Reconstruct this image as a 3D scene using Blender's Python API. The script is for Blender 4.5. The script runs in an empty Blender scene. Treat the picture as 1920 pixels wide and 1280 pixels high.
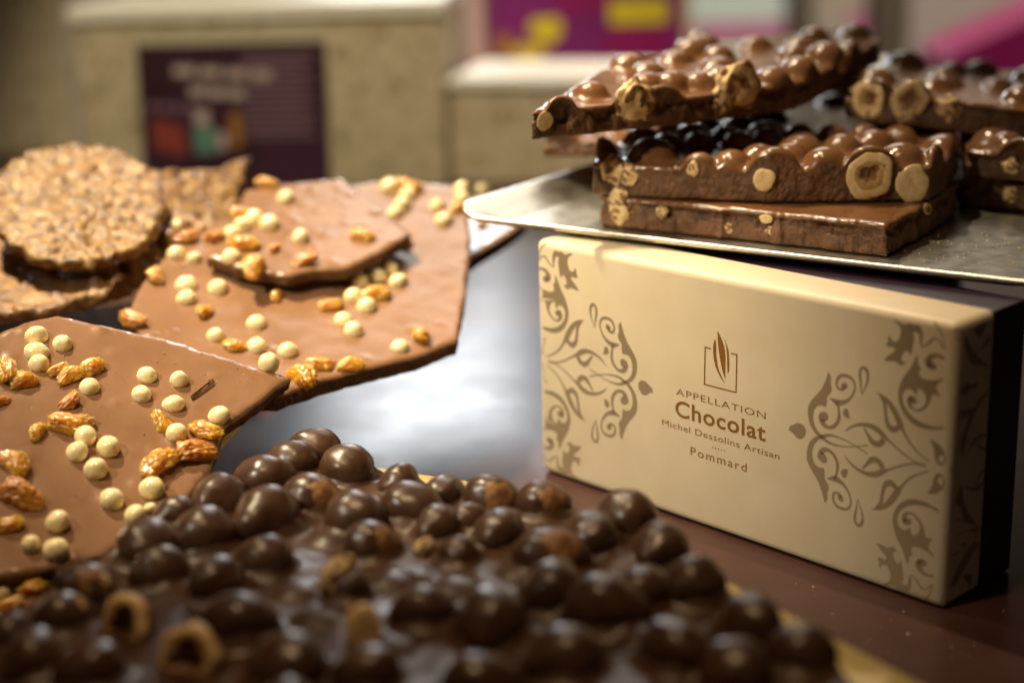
import bpy, bmesh, math, random
import numpy as np
from mathutils import Vector, Matrix, noise, geometry
R = math.radians
S = 0.01                                  # everything below is written in centimetres
scn = bpy.context.scene
COL = scn.collection

# ------------------------------------------------------------------ camera
FPX, CH, PITCH, ROLL = 2956.3, 26.235, 0.2833, -0.0287      # focal length in px of a 1920 px frame, height in cm
_f = np.array([0, math.cos(PITCH), -math.sin(PITCH)]); _u = np.array([0, math.sin(PITCH), math.cos(PITCH)]); _r = np.array([1., 0, 0])
CR = math.cos(ROLL)*_r + math.sin(ROLL)*_u; CU = -math.sin(ROLL)*_r + math.cos(ROLL)*_u; CF = _f
CAM = np.array([0, 0, CH])
cd = bpy.data.cameras.new('camera'); cam = bpy.data.objects.new('camera', cd); COL.objects.link(cam)
cd.lens = 50; cd.sensor_width = 50*1920/FPX; cd.clip_start = 0.02; cd.clip_end = 50
cam.matrix_world = Matrix([[CR[0], CU[0], -CF[0], 0], [CR[1], CU[1], -CF[1], 0], [CR[2], CU[2], -CF[2], CH*S], [0, 0, 0, 1]])
cd.dof.use_dof = True; cd.dof.focus_distance = 0.636; cd.dof.aperture_fstop = 3.1; cd.dof.aperture_blades = 9
scn.camera = cam

# ------------------------------------------------------------------ world, lamps, exposure
w = bpy.data.worlds.new('World'); scn.world = w; w.use_nodes = True
w.node_tree.nodes['Background'].inputs[0].default_value = (1.0, 0.80, 0.58, 1)
w.node_tree.nodes['Background'].inputs[1].default_value = 0.022
def lamp(name, kind, loc, target, power, color, **kw):
    l = bpy.data.lights.new(name, kind); l.energy = power; l.color = color
    for k, v in kw.items(): setattr(l, k, v)
    o = bpy.data.objects.new(name, l); COL.objects.link(o)
    o.location = Vector(loc)*S
    o.rotation_euler = (Vector(target)-Vector(loc)).to_track_quat('-Z', 'Y').to_euler()
    return o
lamp('shop_spotlight', 'SPOT', (-50, 97, 116), (-11, 79, 7), 154, (1.0, 0.82, 0.53), spot_size=R(31), spot_blend=1.0, shadow_soft_size=0.022)
lamp('shop_spotlight_front', 'SPOT', (-14, 40, 130), (-2, 50, 6), 22, (1.0, 0.66, 0.34), spot_size=R(30), spot_blend=0.8, shadow_soft_size=0.022)
lamp('shop_window', 'AREA', (-15, 262, 63), (-6, 70, 14), 4.5, (0.92, 0.96, 1.0), shape='RECTANGLE', size=0.30, size_y=0.24)
lamp('shop_spotlight_back', 'SPOT', (-16, 108, 130), (15, 68, 12), 56, (1.0, 0.80, 0.54), spot_size=R(20), spot_blend=0.9, shadow_soft_size=0.022)
lamp('box_fill_spot', 'SPOT', (-62, 22, 74), (-1, 67, 8), 36, (1.0, 0.90, 0.70), spot_size=R(26), spot_blend=1.0, shadow_soft_size=0.03)  # fill spot added to brighten the gift box front from the left
lamp('ceiling_panel', 'AREA', (20, 250, 142), (0, 75, 8), 9, (1.0, 0.93, 0.82), shape='RECTANGLE', size=0.9, size_y=0.8)
lamp('display_spotlight', 'SPOT', (-15, 60, 150), (-13, 146, 7), 105, (1.0, 0.84, 0.57), spot_size=R(30), spot_blend=0.5, shadow_soft_size=0.05)
lamp('aisle_spotlight', 'SPOT', (45, 120, 170), (50, 215, 15), 150, (1.0, 0.93, 0.84), spot_size=R(62), spot_blend=0.5, shadow_soft_size=0.06)
scn.view_settings.view_transform = 'Standard'; scn.view_settings.look = 'None'
scn.view_settings.exposure = 0.0; scn.view_settings.gamma = 1.0; scn.view_settings.use_curve_mapping = False

# ------------------------------------------------------------------ helpers
def ray(px, py):
    return CF + CR*((px-960)/FPX) - CU*((py-640)/FPX)
def P(px, py, d): return CAM + ray(px, py)*d             # point d cm in front of the lens plane
def hit(px, py, o, n):
    v = ray(px, py); return CAM + v*(np.dot(o-CAM, n)/np.dot(v, n))
def hz(px, py, z): return hit(px, py, np.array([0, 0, z]), np.array([0, 0, 1.]))
def unit(v): return v/np.linalg.norm(v)

def props(o, label=None, cat=None, group=None, kind=None):
    if label: o['label'] = label
    if cat: o['category'] = cat
    if group: o['group'] = group
    if kind: o['kind'] = kind
    return o
def mesh(name, verts, faces, mats, fm=None, smooth=True):
    me = bpy.data.meshes.new(name)
    me.from_pydata([tuple(float(c)*S for c in v) for v in verts], [], [tuple(f) for f in faces])
    for m in mats: me.materials.append(m)
    if fm is not None: me.polygons.foreach_set('material_index', np.array(fm, dtype=np.int32))
    me.polygons.foreach_set('use_smooth', np.full(len(me.polygons), smooth, dtype=bool))
    me.update(); return me
def link(name, me, parent=None, loc=None, rot=None, mat=None, scale=None):
    o = bpy.data.objects.new(name, me); COL.objects.link(o)
    if parent: o.parent = parent
    if mat is not None: o.matrix_local = mat
    if loc is not None: o.location = Vector([float(c) for c in loc])*S
    if rot is not None: o.rotation_euler = rot
    if scale is not None: o.scale = scale
    return o
def frame(o, ex, ey, n):
    return Matrix([[ex[0], ey[0], n[0], o[0]*S], [ex[1], ey[1], n[1], o[1]*S], [ex[2], ey[2], n[2], o[2]*S], [0, 0, 0, 1]])
def bm_mesh(name, bm, mats, smooth=False, bevel=0):
    if bevel:
        bmesh.ops.bevel(bm, geom=bm.edges[:], offset=bevel, segments=4, profile=0.5, affect='EDGES', clamp_overlap=True)
    for v in bm.verts: v.co *= S
    me = bpy.data.meshes.new(name); bm.to_mesh(me); bm.free()
    for m in mats: me.materials.append(m)
    if smooth: me.polygons.foreach_set('use_smooth', np.full(len(me.polygons), True))
    return me
def box_mesh(name, x0, x1, y0, y1, z0, z1, mats, bevel=0, smooth=False):
    bm = bmesh.new(); bmesh.ops.create_cube(bm, size=1)
    for v in bm.verts:
        v.co = Vector((x0 if v.co.x < 0 else x1, y0 if v.co.y < 0 else y1, z0 if v.co.z < 0 else z1))
    return bm_mesh(name, bm, mats, smooth, bevel)
def empty(name, loc, rz=0):
    o = bpy.data.objects.new(name, None); COL.objects.link(o); o.location = Vector([float(c) for c in loc])*S
    o.rotation_euler = (0, 0, rz); o.empty_display_size = 0.02; return o

# ------------------------------------------------------------------ materials
def mat(name, c, c2=None, nscale=20, rough=0.4, bump=None, metal=0, coat=0, sss=0, sssr=(1, .5, .25), spec=0.5, c3=None, stretch=None, specks=None, rvar=0, trans=0, ssc=.0025, thresh=(0.35, 0.65), aniso=0):
    m = bpy.data.materials.new(name); m.use_nodes = True; nt = m.node_tree; N = nt.nodes; L = nt.links
    b = N['Principled BSDF']
    b.inputs['Base Color'].default_value = (*c, 1); b.inputs['Roughness'].default_value = rough; b.inputs['Metallic'].default_value = metal
    b.inputs['Specular IOR Level'].default_value = spec; b.inputs['Coat Weight'].default_value = coat; b.inputs['Coat Roughness'].default_value = 0.12
    b.inputs['Transmission Weight'].default_value = trans
    if sss:
        b.inputs['Subsurface Weight'].default_value = sss; b.inputs['Subsurface Scale'].default_value = ssc; b.inputs['Subsurface Radius'].default_value = sssr
    tc = N.new('ShaderNodeTexCoord'); mp = N.new('ShaderNodeMapping'); L.new(tc.outputs['Object'], mp.inputs[0])
    mp.inputs['Scale'].default_value = (100, 100, 100) if not stretch else tuple(100*s for s in stretch)
    src = mp.outputs[0]; last = None
    if c2:
        n = N.new('ShaderNodeTexNoise'); L.new(src, n.inputs['Vector']); n.inputs['Scale'].default_value = nscale; n.inputs['Detail'].default_value = 5
        r = N.new('ShaderNodeValToRGB'); r.color_ramp.elements[0].position = thresh[0]; r.color_ramp.elements[1].position = thresh[1]
        r.color_ramp.elements[0].color = (*c, 1); r.color_ramp.elements[1].color = (*c2, 1)
        if c3:
            e = r.color_ramp.elements.new((thresh[0]+thresh[1])/2); e.color = (*c3, 1)
        L.new(n.outputs['Fac'], r.inputs[0]); last = r.outputs[0]
        if rvar:
            mm = N.new('ShaderNodeMapRange'); mm.inputs['To Min'].default_value = rough-rvar; mm.inputs['To Max'].default_value = rough+rvar
            L.new(n.outputs['Fac'], mm.inputs['Value']); L.new(mm.outputs[0], b.inputs['Roughness'])
    bh = None
    if specks:                                      # (scale, radius, colour): sparse crumbs, also raised
        v = N.new('ShaderNodeTexVoronoi'); L.new(src, v.inputs['Vector']); v.inputs['Scale'].default_value = specks[0]
        lt = N.new('ShaderNodeMapRange'); lt.inputs['From Min'].default_value = specks[1]; lt.inputs['From Max'].default_value = specks[1]*0.5
        L.new(v.outputs['Distance'], lt.inputs['Value'])
        sep = N.new('ShaderNodeSeparateColor'); L.new(v.outputs['Color'], sep.inputs[0])
        gt = N.new('ShaderNodeMath'); gt.operation = 'GREATER_THAN'; gt.inputs[1].default_value = 0.62; L.new(sep.outputs[0], gt.inputs[0])
        mu = N.new('ShaderNodeMath'); mu.operation = 'MULTIPLY'; L.new(lt.outputs[0], mu.inputs[0]); L.new(gt.outputs[0], mu.inputs[1])
        mx = N.new('ShaderNodeMix'); mx.data_type = 'RGBA'; L.new(mu.outputs[0], mx.inputs['Factor'])
        if last: L.new(last, mx.inputs[6])
        else: mx.inputs[6].default_value = (*c, 1)
        mx.inputs[7].default_value = (*specks[2], 1); last = mx.outputs[2]; bh = mu.outputs[0]
    if last: L.new(last, b.inputs['Base Color'])
    if bump:
        n2 = N.new('ShaderNodeTexNoise'); L.new(src, n2.inputs['Vector']); n2.inputs['Scale'].default_value = bump[0]; n2.inputs['Detail'].default_value = 6
        h = n2.outputs['Fac']
        if bh:
            ad = N.new('ShaderNodeMath'); ad.operation = 'ADD'; L.new(h, ad.inputs[0]); L.new(bh, ad.inputs[1]); h = ad.outputs[0]
        bp = N.new('ShaderNodeBump'); bp.inputs['Strength'].default_value = bump[1]; bp.inputs['Distance'].default_value = bump[2]*S
        L.new(h, bp.inputs['Height']); L.new(bp.outputs[0], b.inputs['Normal'])
    return m
MILK = mat('milk_chocolate', (.222, .114, .057), (.268, .141, .074), .45, rough=.25, rvar=.05, bump=(1.6, .35, .035), sss=.15, specks=(2.2, .07, (.42, .25, .13)))
MILK_NUT = mat('milk_chocolate_poured', (.132, .057, .021), (.175, .080, .032), .5, rough=.19, bump=(3, .35, .03), sss=.12)
MILK_CUT = mat('milk_chocolate_broken', (.090, .035, .011), (.165, .072, .025), 1.8, rough=.5, bump=(4, 1, .16), stretch=(1.2, 1.2, .9), specks=(3.2, .11, (.36, .19, .07)))
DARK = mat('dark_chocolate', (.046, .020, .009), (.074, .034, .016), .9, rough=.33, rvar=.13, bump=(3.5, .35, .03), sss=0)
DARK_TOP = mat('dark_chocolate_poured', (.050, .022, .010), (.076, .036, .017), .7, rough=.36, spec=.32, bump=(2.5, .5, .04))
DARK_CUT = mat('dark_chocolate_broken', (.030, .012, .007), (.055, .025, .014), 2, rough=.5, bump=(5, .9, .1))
PEARL = mat('white_chocolate_pearl', (.87, .70, .36), (.90, .77, .45), .8, rough=.20, coat=.5, sss=.3, sssr=(1, .8, .4))
RAISIN = mat('golden_raisin', (.68, .30, .015), (.82, .46, .045), 1.2, rough=.16, bump=(4, .7, .06), sss=.9, sssr=(1, .55, .1), coat=.6, trans=.30, ssc=.006)
RAISIN_DK = mat('amber_raisin', (.46, .17, .016), (.66, .31, .04), 1.6, rough=.2, bump=(5, .7, .07), sss=.7, sssr=(1, .4, .1), coat=.5, trans=.2, ssc=.005)
NUT = mat('hazelnut_flesh', (.62, .40, .16), (.78, .58, .30), 1.8, rough=.5, bump=(4, .6, .06), sss=.2)
CRUMB = mat('pale_crumb', (.40, .24, .12), rough=.6)
NUT_MID = mat('hazelnut_heart', (.36, .19, .06), (.50, .31, .12), 2.5, rough=.5, bump=(5, .6, .05))
NUT_SKIN = mat('hazelnut_skin', (.12, .045, .014), (.30, .14, .045), 2.5, rough=.5, bump=(5, .6, .06))
FLO = mat('caramel_almond', (.085, .032, .007), (.43, .25, .070), 2.3, rough=.40, bump=(3.5, .9, .12), sss=.1, c3=(.235, .112, .023), thresh=(.34, .68))
FLO_DK = mat('chocolate_crisp', (.14, .055, .018), (.40, .22, .075), 1.3, rough=.42, bump=(3.5, .9, .12), thresh=(.36, .66))
CREAM = mat('cream_card', (.66, .54, .36), (.70, .58, .40), .5, rough=.42, bump=(14, .12, .01), specks=(1.1, .022, (.34, .24, .13)))
PRINT = mat('taupe_print', (.29, .215, .125), rough=.30)
GOLDINK = mat('copper_foil', (.30, .135, .025), (.38, .18, .035), .8, rough=.34, metal=.35)
PURPLE = mat('aubergine_card', (.018, .005, .016), rough=.42)
STEEL = mat('brushed_steel', (.50, .48, .40), (.60, .57, .49), 1.4, rough=.34, metal=1, bump=(2, .05, .02), rvar=.07)
BOARD = mat('gold_card', (.60, .44, .15), (.66, .50, .19), .6, rough=.42, metal=.25, bump=(8, .1, .01))
TABLE = mat('brown_laminate', (.036, .014, .012), (.046, .019, .016), .3, rough=.30, bump=(10, .08, .008), rvar=.07, specks=(.9, .012, (.35, .2, .1)))
STONE = mat('travertine_laminate', (.40, .32, .20), (.58, .50, .36), .8, rough=.5, c3=(.52, .44, .30), thresh=(.36, .62), specks=(.75, .42, (.24, .185, .105)))
WHITE = mat('white_lacquer', (.86, .82, .72), rough=.3)
PANEL = mat('grey_green_card', (.40, .36, .25), rough=.5)
POSTER = mat('poster_plum', (.030, .012, .020), (.055, .020, .040), .15, rough=.35)
INK_W = mat('poster_pale_ink', (.42, .34, .32), rough=.5)
INK_G = mat('poster_mauve_ink', (.22, .13, .17), rough=.5)
RED = mat('poster_red', (.22, .04, .025), rough=.5)
TEAL = mat('poster_green', (.10, .22, .17), rough=.5)
ORANGE = mat('poster_ochre', (.30, .13, .03), rough=.5)
MAGENTA = mat('magenta_card', (.21, .002, .065), (.26, .004, .08), .1, rough=.45)
VIOLET = mat('violet_card', (.13, .010, .085), (.20, .012, .12), .08, rough=.45)
YELLOW = mat('yellow_card', (.62, .47, .012), rough=.45)
POST = mat('bronze_post', (.13, .10, .065), rough=.4)
WALLM = mat('shop_wall_paint', (.34, .29, .21), (.38, .33, .25), .05, rough=.8)
GLOW = mat('pale_panel', (.72, .80, .70), rough=.5)
PINK = mat('pink_card', (.62, .20, .34), rough=.5)

# ------------------------------------------------------------------ small shared meshes
def ico(name, sub, fn, mats, fm=None):
    bm = bmesh.new(); bmesh.ops.create_icosphere(bm, subdivisions=sub, radius=1)
    vs = [fn(v.co.copy()) for v in bm.verts]; bm.verts.ensure_lookup_table()
    fs = [[v.index for v in f.verts] for f in bm.faces]
    idx = [fm(sum((Vector(vs[i]) for i in f), Vector())/3) for f in fs] if fm else None
    bm.free(); return mesh(name, vs, fs, mats, idx)
pearl_me = [ico('pearl', 4, lambda v, k=k: Vector((v.x, v.y*(.92+.04*k), v.z*.95))*(1+.07*noise.noise(v*1.2+Vector((k*7., 0, 0)))+.012*noise.noise(v*6)), [PEARL]) for k in range(3)]
def raisin_fn(seed):
    o = Vector((seed*13.7, seed*3.1, 0))
    def fn(v):
        r = 1+.22*noise.noise(v*1.4+o)
        rid = abs(noise.noise(Vector((v.x*2.6, v.y*3.0, v.z*3.0))+o))
        r -= .15*(1-min(1, rid*2.6))
        r += .09*noise.noise(v*3.2+o)+.02*noise.noise(v*8+o)
        bend = .18*math.sin(v.x*2.2+seed)
        return Vector((v.x*r, v.y*r*.62+bend, v.z*r*.52))
    return fn
raisin_me = [ico('raisin', 5, raisin_fn(k), [RAISIN]) for k in range(5)]
raisin_dk_me = [ico('raisin', 5, raisin_fn(k+9), [RAISIN_DK]) for k in range(3)]
def nut_fn(seed):
    o = Vector((seed*5.3, 2.1*seed, 1))
    def fn(v):
        r = 1+.10*noise.noise(v*1.0+o)+.035*noise.noise(v*2.4+o)+.008*noise.noise(v*8+o)
        p = max(0, v.x-.72)*.55
        return Vector((v.x*(r+p), v.y*r*.93, v.z*r*.95))
    return fn
dark_nut_me = [ico('coated_hazelnut', 4, nut_fn(k), [DARK]) for k in range(9)]
def bare_patch(seed):
    return lambda c: 1 if (c-Vector((.35, -.55, .55))).length < .52+.2*noise.noise(c*3+Vector((seed, 0, 0))) else 0
chipped_nut_me = [ico('coated_hazelnut', 4, nut_fn(k+20), [DARK, NUT_SKIN], bare_patch(k)) for k in range(2)]
def lathe_nut(name, prof, seed, skin_r, squash=.92):
    n = 48; vs = []; fs = []; fm = []
    o = Vector((seed*4.4, 0, 0))
    for j, (r, z) in enumerate(prof):
        for i in range(n):
            a = 2*math.pi*i/n; d = Vector((math.cos(a), math.sin(a), z))
            k = 1+.17*noise.noise(d*1.3+o)+.06*noise.noise(d*4+o*2)
            if r < .6: k *= 1+.5*noise.noise(d*1.1+o*3)
            sh = max(0, 1-r/.8)*.14
            vs.append((r*k*math.cos(a)+sh, r*k*squash*math.sin(a)+sh*.5, z+.035*noise.noise(Vector((r*7*d.x, r*7*d.y, seed)))))
    for j in range(len(prof)-1):
        for i in range(n):
            fs.append((j*n+i, j*n+(i+1) % n, (j+1)*n+(i+1) % n, (j+1)*n+i))
            rm = prof[j][0]
            fm.append(1 if rm < skin_r or prof[j+1][1] < -.3 and prof[j+1][0] > .5 else (2 if rm < skin_r+.18 and skin_r > 0 else 0))
    return mesh(name, vs, fs, [NUT, NUT_SKIN, NUT_MID], fm)
hollow_me = [lathe_nut('hazelnut', [(.01, -.11), (.16, -.12), (.28, -.10), (.37, -.04), (.43, .02), (.52, .035), (.62, .04), (.76, .035), (.90, .015), (.98, -.03), (1.0, -.22), (.93, -.5), (.7, -.8)], k, .36) for k in range(3)]
bore_me = [lathe_nut('hazelnut', [(.01, -.42), (.2, -.42), (.36, -.34), (.46, -.12), (.53, .02), (.62, .05), (.78, .05), (.90, .02), (.98, -.06), (1.0, -.22), (.93, -.5), (.7, -.8)], k+11, .47) for k in range(2)]
solid_me = [lathe_nut('hazelnut', [(.01, .03), (.25, .045), (.5, .03), (.72, .04), (.88, .0), (.98, -.06), (1.0, -.25), (.9, -.5), (.7, -.8)], k+5, -1) for k in range(3)]
crumb_nut_me = [ico('hazelnut', 4, lambda v, k=k: v*(1+.35*noise.noise(v*1.8+Vector((k*9., 0, 0)))+.15*noise.noise(v*5)), [NUT, NUT_SKIN], lambda c: 1 if noise.noise(c*1.7) > .12 else 0) for k in range(3)]

# ------------------------------------------------------------------ slab builder
def inside(poly, p):
    x, y = p[:, 0], p[:, 1]; c = np.zeros(len(p), bool); n = len(poly)
    for i in range(n):
        (x0, y0), (x1, y1) = poly[i], poly[(i+1) % n]
        if y0 == y1: continue
        c ^= ((y0 > y) != (y1 > y)) & (x < (x1-x0)*(y-y0)/(y1-y0)+x0)
    return c
def edge_dist(poly, p):
    d = np.full(len(p), 1e9); n = len(poly)
    for i in range(n):
        a = poly[i]; b = poly[(i+1) % n]; ab = b-a; L2 = ab@ab
        if L2 < 1e-12: continue
        t = np.clip(((p-a)@ab)/L2, 0, 1); q = a+t[:, None]*ab
        d = np.minimum(d, np.hypot(*(p-q).T))
    return d
def densify(poly, sp, jit, seed):
    out = []; n = len(poly)
    for i in range(n):
        a = poly[i]; b = poly[(i+1) % n]; L = np.linalg.norm(b-a); m = max(1, int(L/sp)); nr = np.array([-(b-a)[1], (b-a)[0]])/max(L, 1e-9)
        for k in range(m):
            t = k/m; q = a+(b-a)*t
            amp = jit*min(1, 4*t*(1-t)+.3)
            q = q+nr*amp*(noise.noise(Vector((q[0]*.9, q[1]*.9, seed)))+.6*noise.noise(Vector((q[0]*3, q[1]*3, seed+5)))+.3*noise.noise(Vector((q[0]*8, q[1]*8, seed+9))))
            out.append(q)
    return np.array(out)
def smax(a, b, k):
    h = np.clip(.5+.5*(a-b)/k, 0, 1); return b*(1-h)+a*h+k*h*(1-h)
def slab_mesh(name, poly, T, bumps, mats, sp=.2, k=.25, jit=.08, rough=.05, lip=.10, wav=.05, seed=0, rows=7, curve=None, ledge=0.):
    """flat slab 0..T high over polygon (cm), its top raised over the bumps (x, y, r, h)"""
    B = densify(poly, sp, jit, seed)
    lo, hi = B.min(0), B.max(0); rnd = np.random.RandomState(seed+1)
    gx, gy = np.meshgrid(np.arange(lo[0], hi[0], sp), np.arange(lo[1], hi[1], sp*.87)); gx = gx+(np.arange(gx.shape[0]) % 2)[:, None]*sp*.5
    G = np.c_[gx.ravel(), gy.ravel()]+rnd.uniform(-.12, .12, (gx.size, 2))*sp
    G = G[inside(B, G)]; dG = edge_dist(B, G); ok = dG > sp*.45; G, dG = G[ok], dG[ok]
    pts = np.r_[B, G]; nb = len(B)
    ov, oe, of, orig, _, _ = geometry.delaunay_2d_cdt([Vector((float(a), float(b))) for a, b in pts], [], [list(range(nb))], 1, 1e-6)
    q = np.array([(v.x, v.y) for v in ov]); m = {}
    for i, l in enumerate(orig):
        for j in l: m[j] = i
    d = edge_dist(B, q)
    z = np.array([wav*(noise.noise(Vector((a*.35, b*.35, seed)))+.5*noise.noise(Vector((a*1.1, b*1.1, seed+3)))) for a, b in q])
    for (bx, by, br, bh) in bumps:
        t = np.hypot(q[:, 0]-bx, q[:, 1]-by)/br
        dome = np.where(t < .92, bh*np.sqrt(np.maximum(0, 1-np.minimum(t, .92)**2)), bh*(.392-(t-.92)*2.35))
        z = smax(z, dome, k)
    z = T+z-lip*np.maximum(0, 1-d/(lip*1.6))**2
    verts = [(a, b, c) for (a, b), c in zip(q, z)]; faces = []; fm = []
    for f in of:
        a, b, c = f[0], f[1], f[2]
        ar = (q[b][0]-q[a][0])*(q[c][1]-q[a][1])-(q[b][1]-q[a][1])*(q[c][0]-q[a][0])
        faces.append(tuple(f) if ar > 0 else tuple(reversed(f))); fm.append(0)
    area = sum(B[i][0]*B[(i+1) % nb][1]-B[(i+1) % nb][0]*B[i][1] for i in range(nb))
    order = list(range(nb)) if area > 0 else list(range(nb))[::-1]
    prev = [m[i] for i in order]; zt = [z[i] for i in prev]
    nrm = []
    for i in range(nb):
        a = B[order[i-1]]; b = B[order[(i+1) % nb]]; t = b-a; t = t/max(1e-9, np.linalg.norm(t)); nrm.append(np.array([t[1], -t[0]]))
    for r_ in range(1, rows+1):
        f = r_/rows; cur = []
        for i in range(nb):
            p = B[order[i]]; zz = zt[i]*(1-f) if r_ > 1 else zt[i]-min(lip, zt[i]/rows)
            e = rough*(noise.noise(Vector((p[0]*1.3, p[1]*1.3, zz*1.3+seed)))+.7*noise.noise(Vector((p[0]*4, p[1]*4, zz*2.5+seed))))
            if r_ == rows: e -= rough*.5
            if ledge:
                lv = T*(.52+.42*noise.noise(Vector((p[0]*1.1, p[1]*1.1, seed+20)))+.22*abs(noise.noise(Vector((p[0]*4.5, p[1]*4.5, seed+30)))))
                e -= ledge*min(1, max(0, (zz-lv)/.12))*(.7+.6*noise.noise(Vector((p[0]*2, p[1]*2, zz*2))))*min(1, max(.2, (zt[i]-zz)/.25))
                e += .04*noise.noise(Vector((p[0]*9, p[1]*9, zz*7)))
            if r_ == 1: e = abs(e)*.5
            verts.append((p[0]+nrm[i][0]*e, p[1]+nrm[i][1]*e, zz)); cur.append(len(verts)-1)
        for i in range(nb):
            j = (i+1) % nb
            faces.append((prev[i], cur[i], cur[j], prev[j])); fm.append(0 if r_ == 1 else 1)
        prev = cur
    faces.append(tuple(prev[::-1])); fm.append(1)
    if curve: verts = [(a, b, c+curve(a, b)) for a, b, c in verts]
    return mesh(name, verts, faces, mats, fm)
class Plane:
    def __init__(s, pts=None, z=None, drop=0.):
        """plane through three (px, py, depth) points, or level at z; drop moves it down its normal"""
        if pts is not None:
            a, b, c = [P(*p) for p in pts]; n = unit(np.cross(b-a, c-a))
            if n[2] < 0: n = -n
            s.o = a
        else:
            n = np.array([0, 0, 1.]); s.o = np.array([0, 0, float(z)])
        s.n = n; s.o = s.o-n*drop
        s.ex = unit(np.array([1., 0, 0])-n*n[0]); s.ey = np.cross(n, s.ex); s.lift = drop
    def centre(s, outline):
        s.o = np.mean([hit(x, y, s.o+s.n*s.lift, s.n) for x, y in outline], axis=0)-s.n*s.lift; return s
    def loc(s, w_):
        v = w_-s.o; return np.array([v@s.ex, v@s.ey, v@s.n])
    def uv(s, px, py, h=0.): return s.loc(hit(px, py, s.o+s.n*h, s.n))
    def mat(s): return frame(s.o, s.ex, s.ey, s.n)
def depth_at(pl, px, py, h): return (hit(px, py, pl.o+pl.n*h, pl.n)-CAM)@CF

# ------------------------------------------------------------------ table and shop behind
tb = link('table', box_mesh('table', -110, 120, 22, 205, -3, 0, [TABLE], bevel=.2))
props(tb, 'dark brown glossy table top everything stands on', 'table', kind='structure')
wl = link('wall', box_mesh('wall', -260, 320, 330, 335, -80, 220, [WALLM])); props(wl, 'dim beige shop wall far behind the table', 'wall', kind='structure')
fl = link('floor', box_mesh('floor', -260, 320, -60, 330, -85, -80, [WALLM])); props(fl, kind='structure')

def stand(name, label, pL, pR, top_z, depth, overhang, cap_h):
    """stone-patterned plinth between two table points, pale cap plate on top"""
    a, b = pL, pR; w_ = np.linalg.norm((b-a)[:2]); rz = math.atan2(b[1]-a[1], b[0]-a[0])
    r = empty(name, (a[0], a[1], 0), rz); props(r, label, 'display stand', 'stone-look display stands behind the chocolates')
    link('plinth', box_mesh('plinth', 0, w_, 0, depth, 0.05, top_z-cap_h, [STONE], bevel=.1), r)
    link('top_plate', box_mesh('top_plate', -overhang, w_+overhang, -overhang, depth+overhang, top_z-cap_h, top_z, [WHITE], bevel=.15, smooth=False), r)
    return r, w_
p1 = P(135, 40, 140); p2 = P(826, 40, 138)
st1, W1 = stand('display_stand', 'tall beige stone-look display stand behind the dark poster', p1, p2, P(480, 6, 139)[2], 18, .35, 1.3)
p3 = P(842, 165, 142); p4 = P(1660, 165, 133)
st2, W2 = stand('display_stand', 'low beige stone-look stand behind the steel tray, right of the poster', p3, p4, P(1100, 146, 139)[2], 14, .3, .9)
p0 = P(-560, 20, 163); p5 = P(118, 20, 163)
st3, W3 = stand('display_stand', 'shaded brown stand at the far left edge behind the round florentines', p0, p5, P(-100, -180, 163)[2], 18, .3, 1.2)

# sign holder with poster, leaning in front of the tall stand
a = P(268, 362, 133); b = P(622, 362, 132); wS = np.linalg.norm(b-a); a[2] = max(a[2], .05); hS = P(268, 55, 134)[2]-a[2]
zb = a[2]
sg = empty('sign_holder', (a[0], a[1], 0), math.atan2(b[1]-a[1], b[0]-a[0])); props(sg, 'grey card sign holder with a dark plum printed poster in front of the tall stand', 'sign')
lean = .10
bmv = box_mesh('card', 0, wS, 0, .25, 0, zb+hS, [PANEL], bevel=.04)
for v in bmv.vertices: v.co.y += v.co.z*lean-.0
cardo = link('card', bmv, sg)
def strip(name, x0, x1, z0, z1, m, off=-.03, parent=sg, th=.05, skew=0):
    vs = []
    for y in (off-th, off):
        for (x, z) in ((x0, z0), (x1, z0+skew*(x1-x0)), (x1, z1+skew*(x1-x0)), (x0, z1)): vs.append((x, y+z*lean, z))
    return link(name, mesh(name, vs, [(0, 1, 2, 3), (7, 6, 5, 4), (0, 4, 5, 1), (1, 5, 6, 2), (2, 6, 7, 3), (3, 7, 4, 0)], [m], smooth=False), parent)
ph = zb+hS*.92
po = strip('poster', .15, wS-.05, .3, ph, POSTER)
for i in range(13): strip('text_line', wS*.56, wS*(.93-.05*(i % 3 == 2)), ph-1.1-.55*i, ph-.88-.55*i, INK_G, -.085, po, .01)
for j in range(4):
    strip('headline', wS*(.20+.135*j), wS*(.31+.135*j), ph-2.5-.16*j, ph-1.75-.16*j, INK_W, -.085, po, .01)
for j in range(3):
    strip('headline', wS*(.28+.1*j), wS*(.365+.1*j), ph-4.2-.14*j, ph-3.4-.14*j, INK_W, -.085, po, .01)
for j in range(4): strip('headline', wS*(.05+.07*j), wS*(.10+.07*j), ph-5.2-.1*j, ph-4.75-.1*j, INK_G, -.085, po, .01)
strip('red_shape', wS*.07, wS*.24, ph-8.4, ph-5.9, RED, -.085, po, .01, -.3)
strip('green_shape', wS*.29, wS*.40, ph-8.9, ph-6.7, TEAL, -.085, po, .01)
strip('white_shape', wS*.30, wS*.37, ph-6.6, ph-5.3, INK_W, -.085, po, .01)
strip('white_shape', wS*.41, wS*.46, ph-8.6, ph-7.2, INK_W, -.085, po, .01)
strip('ochre_shape', wS*.48, wS*.54, ph-8.4, ph-5.6, ORANGE, -.085, po, .01)

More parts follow.
